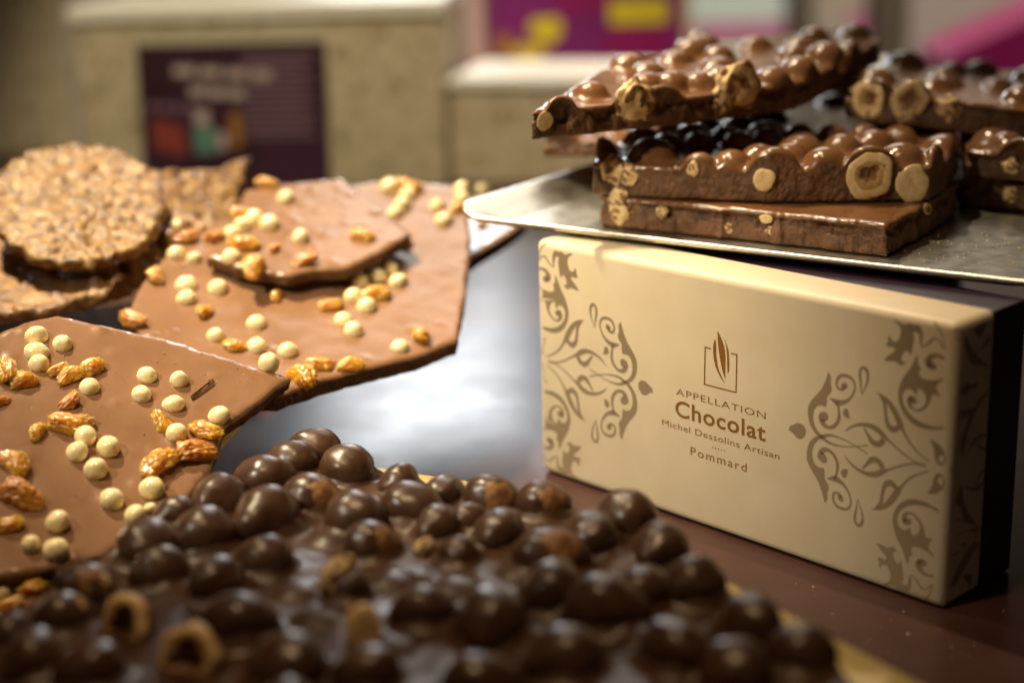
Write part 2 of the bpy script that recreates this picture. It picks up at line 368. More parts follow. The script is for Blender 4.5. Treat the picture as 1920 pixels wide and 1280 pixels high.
# magenta and violet packaging behind
def bgbox(name, label, cat, x0, x1, y0, d, base, thick, m, group=None, extra=()):
    """box at depth d from its top edge row y0 down to height base; extra = coloured panels printed on its face"""
    a = P(x0, y0, d); b = P(x1, y0, d); w_ = np.linalg.norm((b-a)[:2]); s = w_/(x1-x0)
    r = link(name, box_mesh(name, 0, w_, 0, thick, 0, a[2]-base, [m], bevel=.12), loc=(a[0], a[1], base), rot=(0, 0, math.atan2(b[1]-a[1], b[0]-a[0])))
    props(r, label, cat, group)
    for (nm, u0, v0, u1, v1, mm) in extra:
        zt, zb2 = P(u0, v0, d)[2]-base, P(u0, v1, d)[2]-base
        if nm.endswith('patch') and nm[0] in 'yo':
            cx_, cz_, ra, rb_ = ((u0+u1)/2-x0)*s, (zb2+zt)/2, (u1-u0)*s/2, (zt-zb2)/2
            e_ = [(cx_+ra*math.cos(t*.3142), cz_+rb_*math.sin(t*.3142)*(1+.25*math.sin(t*.9))) for t in range(20)]
            link(nm, mesh(nm, [(x, y, z) for y in (-.06, -.005) for x, z in e_], [tuple(range(20)), tuple(range(39, 19, -1))]+[(t, 20+t, 20+(t+1) % 20, (t+1) % 20) for t in range(20)], [mm], smooth=False), r)
        else: link(nm, box_mesh(nm, (u0-x0)*s, (u1-x0)*s, -.06, -.005, zb2, zt, [mm]), r)
    return r
bgbox('gift_carton', 'violet and magenta gift carton with yellow patches behind the low stand', 'carton', 905, 1292, -260, 178, .03, 12, VIOLET,
      extra=(('magenta_patch', 1130, 62, 1258, 112, MAGENTA), ('magenta_patch', 1040, -200, 1140, 30, MAGENTA), ('yellow_label', 1140, 8, 1252, 54, YELLOW), ('yellow_patch', 985, 38, 1048, 90, YELLOW),
             ('orange_patch', 915, 70, 955, 130, ORANGE), ('yellow_patch', 955, 92, 1012, 130, YELLOW), ('yellow_edge', 1284, -240, 1292, 140, YELLOW)))
bgbox('gift_carton', 'pale pink carton left of the violet gift carton', 'carton', 866, 902, -200, 180, .03, 10, mat('dusty_pink_card', (.5, .32, .27), rough=.5))
bgbox('panel', 'pale green-white panel with a pink foot, right of the violet carton', 'panel', 1300, 1530, -1500, 225, -80, 3, GLOW, extra=(('pink_foot', 1302, 84, 1528, 200, PINK),))
bgbox('panel', 'beige panel between the two bronze posts', 'panel', 1566, 1706, -1500, 228, -80, 3, mat('beige_panel', (.50, .40, .29), rough=.6), extra=(('pink_foot', 1640, 60, 1704, 160, PINK),))
for px, wd, lab in ((1528, 34, 'slim bronze post beside the pale green-white panel'), (1706, 58, 'wide bronze post left of the magenta carton')):
    bgbox('post', lab, 'post', px, px+wd, -1500, 215, -80, 4, POST, 'bronze posts behind the tray')
mg = P(1775, 160, 172)
bm = bmesh.new()
pr = [(0, -mg[2]+.03), (13.5, -mg[2]+.03), (13.5, 9.0), (0.8, 3.6), (0, 2.8)]
vf = [bm.verts.new((x, 0, z)) for x, z in pr]; vb = [bm.verts.new((x, 12, z)) for x, z in pr]
bm.faces.new(vf); bm.faces.new(vb[::-1])
for i in range(5): bm.faces.new((vf[i], vb[i], vb[(i+1) % 5], vf[(i+1) % 5]))
bmesh.ops.recalc_face_normals(bm, faces=bm.faces[:])
mo = link('gift_carton', bm_mesh('gift_carton', bm, [MAGENTA], bevel=.15), loc=mg)
props(mo, 'bright magenta slope-topped carton at the right behind the bronze post', 'carton')
bgbox('panel', 'pale pink panel behind the magenta carton', 'panel', 1770, 2250, -1500, 227, -80, 3, mat('rose_panel', (.50, .40, .33), rough=.6))

# ------------------------------------------------------------------ cream gift box
YAW, BX, BY, BW, BD, BHT = -0.8235, 1.1688, 68.535, 21.255, 2.62, 11.0
gb = empty('gift_box', (BX, BY, 0), YAW); props(gb, 'cream gift box with taupe scroll print and copper lettering, carrying the steel tray', 'gift box')
bx_ex = np.array([math.cos(YAW), math.sin(YAW), 0]); bx_ey = np.array([-math.sin(YAW), math.cos(YAW), 0]); bx_o = np.array([BX, BY, 0])
base_me = box_mesh('base', .10, BW-.10, BD+.02, BD+2.25, .06, BHT-.10, [PURPLE], bevel=.06)
link('base', base_me, gb)
lid = link('lid', box_mesh('lid', 0, BW, 0, BD, .03, BHT, [CREAM], bevel=.34, smooth=True), gb)
def fuv(px, py):
    p = hit(px, py, bx_o, bx_ey)-bx_o; return np.array([p@bx_ex, p[2]])
def suv(px, py):
    p = hit(px, py, bx_o+bx_ex*BW, bx_ex)-bx_o; return np.array([p@bx_ey, p[2]])
def crom(pts, closed=False, n=6):
    pts = [np.array(p, float) for p in pts]; out = []; m = len(pts)
    for i in range(m if closed else m-1):
        p0 = pts[(i-1) % m] if closed or i > 0 else pts[0]; p1_ = pts[i]; p2_ = pts[(i+1) % m]; p3_ = pts[(i+2) % m] if closed or i+2 < m else pts[-1]
        for k in range(n):
            t = k/n
            out.append(.5*((2*p1_)+(-p0+p2_)*t+(2*p0-5*p1_+4*p2_-p3_)*t*t+(-p0+3*p1_-3*p2_+p3_)*t**3))
    if not closed: out.append(pts[-1])
    return out
def stroke(pts, n=6):
    c = crom(pts, False, n); Lf, Rt = [], []
    for i, p in enumerate(c):
        t = c[min(i+1, len(c)-1)][:2]-c[max(i-1, 0)][:2]; t = t/max(1e-9, np.linalg.norm(t)); nr = np.array([-t[1], t[0]])
        h = max(p[2], 2)/2; Lf.append(p[:2]+nr*h); Rt.append(p[:2]-nr*h)
    return [(Lf[i], Rt[i], Rt[i+1], Lf[i+1]) for i in range(len(c)-1)]
def disc(x, y, r): return [[np.array([x+r*math.cos(a*math.pi/10), y+r*math.sin(a*math.pi/10)]) for a in range(20)]]
def fill(pts, soft=True):
    p = [np.array(q, float) for q in pts]
    if soft:
        o = []
        for i in range(len(p)):
            a, b = p[i], p[(i+1) % len(p)]; o += [a*.82+b*.18, a*.18+b*.82]
        p = o
    tri = geometry.tessellate_polygon([[Vector((q[0], q[1], 0)) for q in p]])
    return [[p[i] for i in t] for t in tri]
def print_mesh(name, polys, mapf, m, place, th=.012):
    vs, fs = [], []
    for pg in polys:
        q = [mapf(v) for v in pg]
        ids = list(range(len(vs), len(vs)+len(q))); vs += [place(u, v) for u, v in q]
        fs.append(ids)
    me = mesh(name, vs, fs, [m], smooth=False)
    b = bmesh.new(); b.from_mesh(me); bmesh.ops.recalc_face_normals(b, faces=b.faces[:])
    b.to_mesh(me); b.free(); return me
BEV = .34
def arc(t): return 0. if t <= 0 else BEV-math.sqrt(max(0, BEV*BEV-min(t, BEV*.98)**2))
front = lambda u, v: (u, -.007+max(arc(u-(BW-BEV)), arc(BEV-u), arc(v-(BHT-BEV)), arc(BEV-v)), v)
side = lambda u, v: (BW+.007-max(arc(BEV-u), arc(u-(BD-BEV)), arc(v-(BHT-BEV)), arc(BEV-v)), u, v)
Z4 = lambda p: (1470+p[0]/4.267, 680+p[1]/4.267)
A = []                                                     # upper half of the end motif, traced on the right end
A += fill([(357, 65), (380, 120), (372, 160), (383, 205), (375, 240), (345, 265), (342, 320), (332, 355), (305, 335), (265, 340), (238, 380), (232, 440), (245, 500), (275, 550), (310, 585), (325, 606), (290, 600), (245, 558), (205, 490), (190, 410), (195, 340), (225, 290), (290, 225), (330, 150)])
A += stroke([(300, 590, 26), (360, 636, 20), (440, 662, 12), (540, 668, 8), (670, 658, 12)])
A += stroke([(366, 283, 8), (400, 300, 30), (440, 318, 48), (500, 305, 30), (548, 255, 18), (568, 190, 14), (550, 135, 18), (510, 106, 24), (455, 102, 26), (424, 140, 20), (428, 195, 18), (465, 212, 22), (490, 190, 24)])+disc(482, 182, 26)
A += stroke([(425, 300, 20), (438, 370, 18), (440, 440, 26), (415, 492, 30), (370, 515, 28), (325, 500, 32), (300, 455, 40)])+disc(315, 430, 40)
A += fill([(470, 390), (490, 360), (515, 375), (522, 415), (527, 450), (495, 435), (475, 415)])
A += stroke([(622, 252, 3), (614, 160, 16), (607, 85, 22), (622, 42, 24), (650, 45, 26), (672, 90, 22), (664, 155, 16), (640, 215, 8), (622, 252, 3)])
A += stroke([(735, 232, 3), (800, 275, 26), (860, 345, 40), (905, 430, 46), (935, 500, 42), (960, 550, 20), (1010, 640, 14), (1080, 720, 11), (1160, 787, 7)])
A += stroke([(770, 262, 12), (806, 330, 26), (815, 420, 26), (830, 490, 34), (875, 532, 48), (920, 512, 44)])
A += stroke([(490, 545, 5), (540, 510, 18), (610, 492, 26), (690, 502, 36), (750, 535, 42), (800, 585, 34), (850, 630, 15), (950, 720, 12), (1050, 790, 10), (1140, 812, 7)])
A += stroke([(640, 520, 12), (675, 580, 22), (710, 632, 40), (760, 648, 48), (800, 612, 48)])
A += fill([(1165, 605), (1230, 640), (1280, 700), (1297, 770), (1270, 825), (1230, 815), (1205, 760), (1200, 680)])
AX = fill([(45, 505), (75, 495), (110, 478), (150, 490), (177, 530), (170, 580), (140, 609), (105, 600), (75, 565), (50, 540), (35, 545), (43, 525)])
AX += fill([(1375, 770), (1385, 860), (1375, 930), (1355, 985), (1330, 910), (1310, 865), (1340, 820)])
v_ax = (fuv(*Z4((120, 545)))[1]+fuv(*Z4((1350, 875)))[1])/2
Z1 = lambda p: (980+p[0]/5.565, 410+p[1]/5.565)
C = []                                                     # corner piece, traced at the upper left
C += fill([(310, 365), (340, 325), (375, 345), (400, 338), (430, 365), (455, 375), (490, 358), (525, 368), (480, 390), (465, 430), (470, 480), (490, 540), (520, 555), (540, 540), (545, 505), (560, 540), (560, 580), (578, 605), (550, 615), (515, 600), (500, 620), (530, 660), (560, 700), (590, 752), (540, 735), (500, 715), (465, 738), (440, 710), (425, 685), (455, 695), (460, 660), (440, 600), (410, 580), (395, 620), (385, 580), (375, 500), (368, 440), (385, 410), (345, 388), (330, 430), (325, 505), (312, 450)])
C += fill([(345, 580), (365, 640), (400, 740), (440, 820), (465, 900), (480, 980), (470, 1060), (440, 1130), (390, 1175), (330, 1190), (270, 1175), (210, 1145), (155, 1108), (158, 1088), (220, 1125), (300, 1140), (360, 1130), (410, 1095), (440, 1040), (445, 980), (430, 930), (400, 900), (365, 905), (350, 940), (340, 900), (340, 870), (310, 860), (285, 890), (275, 940), (295, 1000), (330, 1040), (365, 1072), (330, 1062), (280, 1010), (250, 940), (240, 870), (215, 850), (180, 860), (210, 800), (205, 760), (175, 715), (160, 680), (200, 725), (260, 755), (310, 765), (330, 740), (325, 700), (310, 680), (335, 675), (340, 620)])
C += stroke([(345, 1062, 12), (385, 1048, 30), (395, 1010, 36), (380, 975, 40)])+disc(372, 980, 32)
C += stroke([(158, 520, 24), (210, 522, 28), (255, 560, 36), (272, 610, 42), (255, 650, 40)])+disc(245, 625, 34)
C += stroke([(165, 440, 8), (200, 390, 12), (235, 395, 14), (270, 450, 12), (318, 500, 8), (325, 420, 8)])
C += stroke([(160, 440, 8), (175, 350, 8), (205, 285, 12), (240, 262, 20)])
def left_uv(p): return fuv(*Z1(p))
uR = fuv(*Z4((1145, 815)))[0]; uRt = fuv(*Z4((40, 525)))[0]
uL = fuv(1027, 675)[0]; uLt = fuv(1224, 730)[0]
kx = (uLt-uL)/(uR-uRt)
def mirU(f):
    def g(p):
        u, v = f(p); return np.array([uL+(uR-u)*kx, v])
    return g
def mirV(f):
    def g(p):
        u, v = f(p); return np.array([u, 2*v_ax-v])
    return g
def rightC(f):
    def g(p):
        u, v = f(p); return np.array([uR-(u-uL)/kx, v])
    return g
rA = lambda p: fuv(*Z4(p))
def add_print(name, parts_, m, place, label=None):
    """parts_: list of (polys, map)"""
    vs, fs = [], []
    for polys, mp in parts_:
        for pg in polys:
            q = [mp(v) for v in pg]
            if place is front:
                if all(u < .12 or u > BW-.02 or v < .08 or v > BHT-.08 for u, v in q): continue
                q = [(min(max(u, .10), BW-.06), min(max(v, .1), BHT-.1)) for u, v in q]
            else:
                q = [(min(max(u, .06), BD-.08), min(max(v, .12), BHT-.12)) for u, v in q]
            ids = list(range(len(vs), len(vs)+len(q))); vs += [place(u, v) for u, v in q]; fs.append(ids)
    o = link(name, mesh(name, vs, fs, [m], smooth=False), lid)
    if label: o['label'] = label
    return o
add_print('printed_scroll', [(A, rA), (A, mirV(rA)), (AX, rA)], PRINT, front)
add_print('printed_scroll', [(A, mirU(rA)), (A, mirV(mirU(rA))), (AX, mirU(rA))], PRINT, front)
for f_ in (left_uv, mirV(left_uv), rightC(left_uv), mirV(rightC(left_uv))):
    add_print('printed_scroll', [(C, f_)], PRINT, front)
Z3 = lambda p: (1620+p[0]/4.923, 500+p[1]/4.923)
Z5 = lambda p: (1620+p[0]/4.923, 900+p[1]/4.923)
s3 = lambda p: suv(*Z3(p)); s4 = lambda p: suv(*Z4(p)); s5 = lambda p: suv(*Z5(p))
SD3 = fill([(925, 640), (960, 660), (1000, 760), (1080, 860), (1160, 930), (1215, 950), (1205, 1070), (1150, 1040), (1050, 970), (980, 880), (930, 760)])+fill([(870, 570), (905, 590), (905, 640), (885, 700), (850, 630)])+fill([(1000, 570), (1150, 490), (1100, 600), (1065, 660), (1030, 620)])+fill([(1160, 610), (1160, 680), (1120, 740), (1065, 770), (1110, 710)])
SD4 = fill([(1460, 155), (1510, 180), (1560, 135), (1540, 195), (1490, 210), (1455, 250), (1455, 290), (1500, 310), (1560, 290), (1620, 220), (1660, 150), (1690, 160), (1640, 230), (1560, 340), (1510, 440), (1475, 540), (1450, 660), (1435, 765), (1405, 690), (1405, 620), (1430, 570), (1460, 480), (1480, 410), (1440, 440), (1400, 460), (1380, 430), (1410, 400), (1375, 330), (1380, 270), (1410, 220)])
SD4 += stroke([(1470, 700, 6), (1520, 625, 22), (1580, 582, 24), (1640, 575, 20)])+stroke([(1545, 620, 14), (1560, 670, 22), (1610, 692, 24), (1640, 670, 20)])
SD4 += stroke([(1450, 985, 10), (1490, 1008, 24), (1550, 1000, 30), (1600, 950, 24), (1615, 890, 14), (1590, 860, 14), (1555, 910, 14), (1535, 985, 14)])
SD5 = fill([(905, 20), (910, 100), (920, 200), (960, 300), (1050, 430), (1090, 480), (1085, 560), (1000, 680), (920, 820), (850, 960), (790, 1100), (745, 1180), (690, 1150), (745, 1050), (800, 960), (860, 800), (940, 660), (1020, 540), (1040, 490), (960, 460), (880, 490), (850, 560), (870, 600), (930, 565), (940, 610), (880, 660), (830, 700), (780, 660), (755, 580), (770, 510), (800, 470), (775, 430), (810, 370), (860, 355), (920, 370), (890, 250), (860, 240), (840, 190), (860, 120)])
SD5 += fill([(900, 890), (950, 855), (1000, 870), (990, 940), (975, 1000), (955, 930)])
add_print('printed_scroll', [(SD3, s3), (SD4, s4), (SD5, s5)], PRINT, side)
Z6 = lambda p: (1220+p[0]/4.267, 600+p[1]/4.267)
z6 = lambda p: fuv(*Z6(p))
LG = []
for a_, b_ in (((480, 228), (437, 215)), ((437, 211), (430, 516)), ((430, 512), (683, 577)), ((683, 581), (690, 271)), ((690, 275), (643, 265))):
    LG += stroke([(*a_, 10), (*b_, 10)], 1)
LG += fill([(515, 140), (525, 200), (525, 280), (540, 380), (570, 455), (600, 517), (560, 460), (520, 380), (502, 290), (500, 200)])
LG += fill([(533, 77), (560, 130), (590, 210), (600, 300), (597, 400), (600, 478), (575, 410), (555, 310), (540, 200)])
LG += fill([(582, 132), (605, 180), (625, 250), (630, 330), (628, 400), (617, 432), (612, 370), (612, 280), (603, 190)])
add_print('printed_emblem', [(LG, z6)], GOLDINK, front)
DT = []
for i in range(5): DT += disc(497+23.2*i, 1016+6.6*i, 5)
add_print('printed_dots', [(DT, z6)], GOLDINK, front)
def text(body, u0, u1, v0, v1, weight=0., track=1., asc=None):
    """lettering fitted between two lines on the lid front; the first letter's cap height is v1-v0"""
    cu = bpy.data.curves.new('lettering', 'FONT'); cu.body = body; cu.offset = weight; cu.space_character = track; cu.fill_mode = 'FRONT'; cu.size = 1; cu.resolution_u = 6
    to = bpy.data.objects.new('tmp', cu); COL.objects.link(to)
    bpy.context.view_layer.update()
    me = bpy.data.meshes.new_from_object(to.evaluated_get(bpy.context.evaluated_depsgraph_get()))
    bpy.data.objects.remove(to); bpy.data.curves.remove(cu)
    xs = [v.co.x for v in me.vertices]; ys = [v.co.y for v in me.vertices]
    x0, x1 = min(xs), max(xs); cap = .729 if asc is None else asc
    for v in me.vertices:
        v.co = Vector((u0+(v.co.x-x0)/(x1-x0)*(u1-u0), -.0065, v0+v.co.y/cap*(v1-v0)))*S
    me.polygons.foreach_set('use_smooth', np.full(len(me.polygons), False)); me.name = 'lettering'; me.materials.clear(); me.materials.append(GOLDINK)
    link('lettering', me, lid)
def line(pl, pr, pt):                       # px in the lettering close-up: left foot, right foot, top over the left foot
    a_, b_, c_ = z6(pl), z6(pr), z6(pt); return a_[0], b_[0], (a_[1]+b_[1])/2, (a_[1]+b_[1])/2+(c_[1]-a_[1])
text('APPELLATION', *line((205, 597), (920, 787), (205, 542)), weight=-.004, track=1.12)
text('Chocolat', *line((198, 772), (920, 958), (198, 640)), weight=.016, track=1.08)
text('Michel Dessolins Artisan', *line((92, 838), (1030, 1112), (92, 788)), weight=.0, track=1.06)
text('Pommard', *line((320, 1078), (768, 1208), (320, 1010)), weight=.002, track=1.22)

# ------------------------------------------------------------------ steel tray on the gift box
TZ = BHT+.02
o_ = hz(1040, 432, TZ+.2); q_ = hz(1840, 527, TZ+.2); l_ = hz(1111, 345, TZ)
tex = unit(q_-o_); tey = np.array([-tex[1], tex[0], 0])
if (l_-o_)@tey < 0: tey = -tey
TL, TWd = 25.0, 17.0
tray_o = o_-tex*1.0
def rrect(x0, x1, y0, y1, r, n=7):
    out = []
    for cx, cy, a0 in ((x1-r, y0+r, -90), (x1-r, y1-r, 0), (x0+r, y1-r, 90), (x0+r, y0+r, 180)):
        for i in range(n+1):
            a = R(a0+90*i/n); out.append((cx+r*math.cos(a), cy+r*math.sin(a)))
    return out
def rings(specs):
    vs, fs = [], []; n = None
    for (x0, x1, y0, y1, r, zf) in specs:
        rr = rrect(x0, x1, y0, y1, r); n = len(rr)
        for (x, y) in rr: vs.append((x, y, zf(x, y)))
    for j in range(len(specs)-1):
        for i in range(n): fs.append((j*n+i, j*n+(i+1) % n, (j+1)*n+(i+1) % n, (j+1)*n+i))
    return vs, fs, n
X0, X1 = -2.5, 21.6
def zl(x, y, f):                                          # rim height: the short sides flare up more than the long sides
    s = max(0, min(1, (X0-x)/2.0), min(1, (x-X1)/2.0))
    return f*(.16+.62*s)
sp_ = [(X0+.3, X1-.3, .55, TWd-.55, .9, lambda x, y: 0.10), (X0, X1, .40, TWd-.40, 1.0, lambda x, y: .11), (X0-.9, X1+.9, .1, TWd-.1, 1.1, lambda x, y: .10+zl(x, y, .95)), (X0-1.9, X1+1.9, -.12, TWd+.12, 1.3, lambda x, y: .10+zl(x, y, 1.0)), (X0-2.1, X1+2.1, -.22, TWd+.22, 1.35, lambda x, y: .08+zl(x, y, 1.02)),
       (X0-2.15, X1+2.15, -.26, TWd+.26, 1.4, lambda x, y: .02+zl(x, y, 1.0)), (X0-2.13, X1+2.13, -.25, TWd+.25, 1.4, lambda x, y: -.12+zl(x, y, .98)), (X0-1.9, X1+1.9, -.10, TWd+.10, 1.3, lambda x, y: -.06+zl(x, y, .95)), (X0-.9, X1+.9, .14, TWd-.14, 1.1, lambda x, y: -.04+zl(x, y, .9)), (X0+.3, X1-.3, .55, TWd-.55, .9, lambda x, y: 0.0)]
vs, fs, n_ = rings(sp_)
fs.append(tuple(range(n_))); fs.append(tuple(range(len(vs)-n_, len(vs)))[::-1])
tm = mesh('serving_tray', vs, fs, [STEEL]); b = bmesh.new(); b.from_mesh(tm); bmesh.ops.recalc_face_normals(b, faces=b.faces[:]); b.to_mesh(tm); b.free()
tray = link('serving_tray', tm, mat=frame((tray_o[0], tray_o[1], TZ), tex, tey, np.array([0, 0, 1.])))
props(tray, 'rectangular steel serving tray with flared ends resting on the cream gift box', 'tray')
TT = TZ+.12
# back support of the tray, hidden under it
bk = P(1500, 330, 86); sup = empty('gift_box', (bk[0]-4, bk[1]-1, 0), -.35)
props(sup, 'plain aubergine box under the back of the steel tray', 'gift box')
link('base', box_mesh('base', 0, 12, 0, 6, .03, 6.0, [PURPLE], bevel=.08), sup); link('lid', box_mesh('lid', -.1, 12.1, -.1, 6.1, 6.0, 11.0, [PURPLE], bevel=.1), sup)

# ------------------------------------------------------------------ milk chocolate slabs with whole hazelnuts
def scatter(poly, n, rmin, rmax, seed, fixed=(), gap=1.6, hr=(.62, .92)):
    rnd = random.Random(seed); pts = list(fixed); lo, hi = poly.min(0), poly.max(0); tries = 0
    while len(pts) < n+len(fixed) and tries < 6000:
        tries += 1
        x, y = rnd.uniform(lo[0], hi[0]), rnd.uniform(lo[1], hi[1]); r = rnd.uniform(rmin, rmax)
        if not inside(poly, np.array([[x, y]]))[0]: continue
        if any(math.hypot(x-p[0], y-p[1]) < gap*.5*(r+p[2]) for p in pts): continue
        pts.append((x, y, r, r*rnd.uniform(*hr)))
    return pts
def wall_nut(pl, poly, T, px, py, rpx, me, parent, seed=0, sx=1., ro=None, push=.07):
    """half hazelnut showing on the broken edge nearest to the line of sight"""
    best = None; n = len(poly)
    org = CAM; v = ray(px, py); lo_ = pl.loc(org); lv = np.array([v@pl.ex, v@pl.ey, v@pl.n])
    cen = poly.mean(0)
    for i in range(n):
        a_, b_ = poly[i], poly[(i+1) % n]; t_ = b_-a_; nr = np.array([t_[1], -t_[0]])/max(1e-9, np.linalg.norm(t_))
        if nr@((a_+b_)/2-cen) < 0: nr = -nr
        den = lv[:2]@nr
        if den >= 0: continue
        s = ((a_-lo_[:2])@nr)/den; q = lo_+lv*s; f = ((q[:2]-a_)@t_)/(t_@t_)
        if -.02 <= f <= 1.02 and (best is None or s < best[0]): best = (s, q, nr)
    if not best: return None
    s, q, nr = best; r = rpx*s/FPX
    zax = np.array([nr[0], nr[1], 0]); yax = np.array([0, 0, 1.]); xax = np.cross(yax, zax)
    c = q+zax*push
    m = Matrix([[xax[0], yax[0], zax[0], c[0]*S], [xax[1], yax[1], zax[1], c[1]*S], [xax[2], yax[2], zax[2], c[2]*S], [0, 0, 0, 1]])
    rz = random.Random(seed+int(px)).uniform(0, 6.28) if ro is None else ro
    m = m @ Matrix.Rotation(rz, 4, 'Z') @ Matrix.Diagonal((r*sx, r, r*(.45 if me in crumb_nut_me else .62), 1))
    return link('hazelnut', me, parent, mat=m)
def nut_slab(label, pl, outline, T, n, seed, fixed_px=(), walls=(), sp=.15, rr=(.80, 1.08), k=.30, jit=.14, rough=.10, ledge=.24, mats=None, group='milk chocolate hazelnut slabs stacked on the steel tray'):
    pl.centre(outline)
    poly = np.array([pl.uv(x, y)[:2] for x, y in outline])
    fixed = []
    for (x, y, r) in fixed_px:
        q = pl.uv(x, y, T+.35); rc = r*depth_at(pl, x, y, T)/FPX; fixed.append((q[0], q[1], rc, rc*.85))
    bumps = scatter(poly, n, rr[0], rr[1], seed, fixed)
    o = link('chocolate_slab', slab_mesh('chocolate_slab', poly, T, bumps, mats or [MILK_NUT, MILK_CUT], sp=sp, k=k, jit=jit, rough=rough, lip=.09, wav=.05, seed=seed, rows=14, ledge=ledge), mat=pl.mat())
    props(o, label, 'chocolate', group)
    for i, wn in enumerate(walls):
        kind = {'h': hollow_me, 's': solid_me, 'c': crumb_nut_me}[wn[3]]
        wall_nut(pl, poly, T, wn[0], wn[1], wn[2], kind[(i+seed) % 3], o, seed, *(wn[4:]), push=-.12*wn[2]/40 if wn[3] == 'c' else .06)
    return o, pl, poly
nut_slab('bottom hazelnut chocolate slab of the front stack, lying flat on the steel tray', Plane(z=TT+.03), [(1128, 424), (1400, 451), (1660, 481), (1735, 440), (1795, 400), (1700, 330), (1300, 330), (1180, 350)], 1.38, 0, 3,
         walls=((1160, 372, 22, 'c'), (1163, 400, 24, 'c'), (1437, 410, 15, 's', .6), (1445, 436, 12, 'c'), (1360, 428, 14, 'c'), (1240, 398, 12, 'c'), (1738, 392, 22, 'h', .5)), jit=.16, rough=.12, ledge=.3, sp=.11)
nut_slab('middle hazelnut chocolate slab with a large halved nut on its broken face, second in the front stack', Plane(z=TT+1.50), [(1112, 364), (1250, 372), (1440, 380), (1640, 378), (1742, 375), (1775, 352), (1797, 322), (1770, 258), (1560, 232), (1330, 238), (1150, 285)], 1.42, 16, 8,
         fixed_px=((1222, 282, 44), (1312, 297, 30), (1372, 295, 34), (1452, 300, 46), (1548, 296, 42), (1632, 300, 48), (1705, 325, 38), (1690, 290, 44), (1765, 290, 40), (1640, 262, 38), (1580, 268, 36), (1505, 262, 32), (1440, 254, 32), (1560, 243, 28), (1620, 243, 28), (1385, 260, 32), (1310, 260, 30), (1250, 262, 30), (1500, 240, 26), (1690, 258, 30), (1360, 245, 26)),
         walls=((1630, 330, 47, 'h', 1., 1.2), (1432, 337, 23, 's'), (1300, 318, 16, 'c', .8), (1150, 322, 26, 'c'), (1180, 330, 20, 'c'), (1712, 345, 34, 's', 1.1)), sp=.13, k=.30, jit=.06, rough=.05, ledge=.04)
nut_slab('top hazelnut chocolate slab, tilted, with a pale nut jutting from its long broken edge', Plane([(1000, 262, 67.5), (1490, 207, 73.5), (1600, 152, 80)]), [(997, 262), (1160, 246), (1290, 232), (1490, 206), (1580, 160), (1650, 118), (1600, 92), (1310, 118), (1120, 180)], 1.22, 16, 14,
         fixed_px=((1055, 190, 30), (1110, 165, 32), (1180, 185, 34), (1215, 150, 34), (1260, 150, 36), (1310, 150, 34), (1380, 150, 40), (1450, 140, 34), (1500, 125, 38), (1550, 100, 40)),
         walls=((1021, 227, 19, 's'), (1190, 192, 40, 'c', 1.1), (1385, 165, 44, 'c', 1.2), (1360, 190, 26, 'c'), (1583, 118, 32, 'h', .6)), sp=.11, jit=.16, rough=.10)
nut_slab('hazelnut chocolate slab at the right, behind the tilted top slab, two hollow nuts on its edge', Plane([(1600, 226, 76), (1920, 264, 73), (1800, 190, 86)]), [(1586, 220), (1650, 232), (1800, 248), (1925, 264), (2080, 285), (2110, 220), (1900, 180), (1650, 170)], 1.45, 14, 21,
         fixed_px=((1640, 160, 34), (1710, 165, 34), (1790, 180, 34), (1880, 190, 34)),
         walls=((1628, 188, 37, 'h'), (1705, 190, 37, 'h'), (1780, 205, 24, 'c'), (1700, 218, 18, 'c')), sp=.15, jit=.12, rough=.10)
nut_slab('shaded hazelnut chocolate slab at the right edge, under the two-nut slab', Plane(z=TT+1.55), [(1812, 330), (1960, 345), (2110, 360), (2110, 290), (1900, 262), (1800, 270)], 1.2, 14, 31, walls=((1894, 312, 16, 'c'),), sp=.2)
nut_slab('lowest shaded hazelnut chocolate slab at the right edge of the tray', Plane(z=TT+.03), [(1800, 384), (1960, 402), (2110, 420), (2110, 330), (1900, 310), (1800, 320)], 1.3, 14, 33, walls=((1895, 365, 16, 'c'),), sp=.2)
nut_slab('shaded hazelnut chocolate slab hidden behind the middle slab, under the tilted top slab', Plane(z=TT+1.5), [(1160, 268), (1330, 232), (1560, 224), (1700, 236), (1720, 205), (1500, 195), (1250, 205)], 1.95, 22, 39, sp=.2, mats=[MILK_NUT, MILK_CUT])
nut_slab('hazelnut chocolate slab peeking out behind, left under the tilted top slab', Plane([(1025, 294, 80), (1150, 288, 80), (1200, 250, 90)]), [(1022, 294), (1100, 294), (1300, 290), (1450, 262), (1300, 240), (1110, 255)], .85, 12, 37, sp=.2)

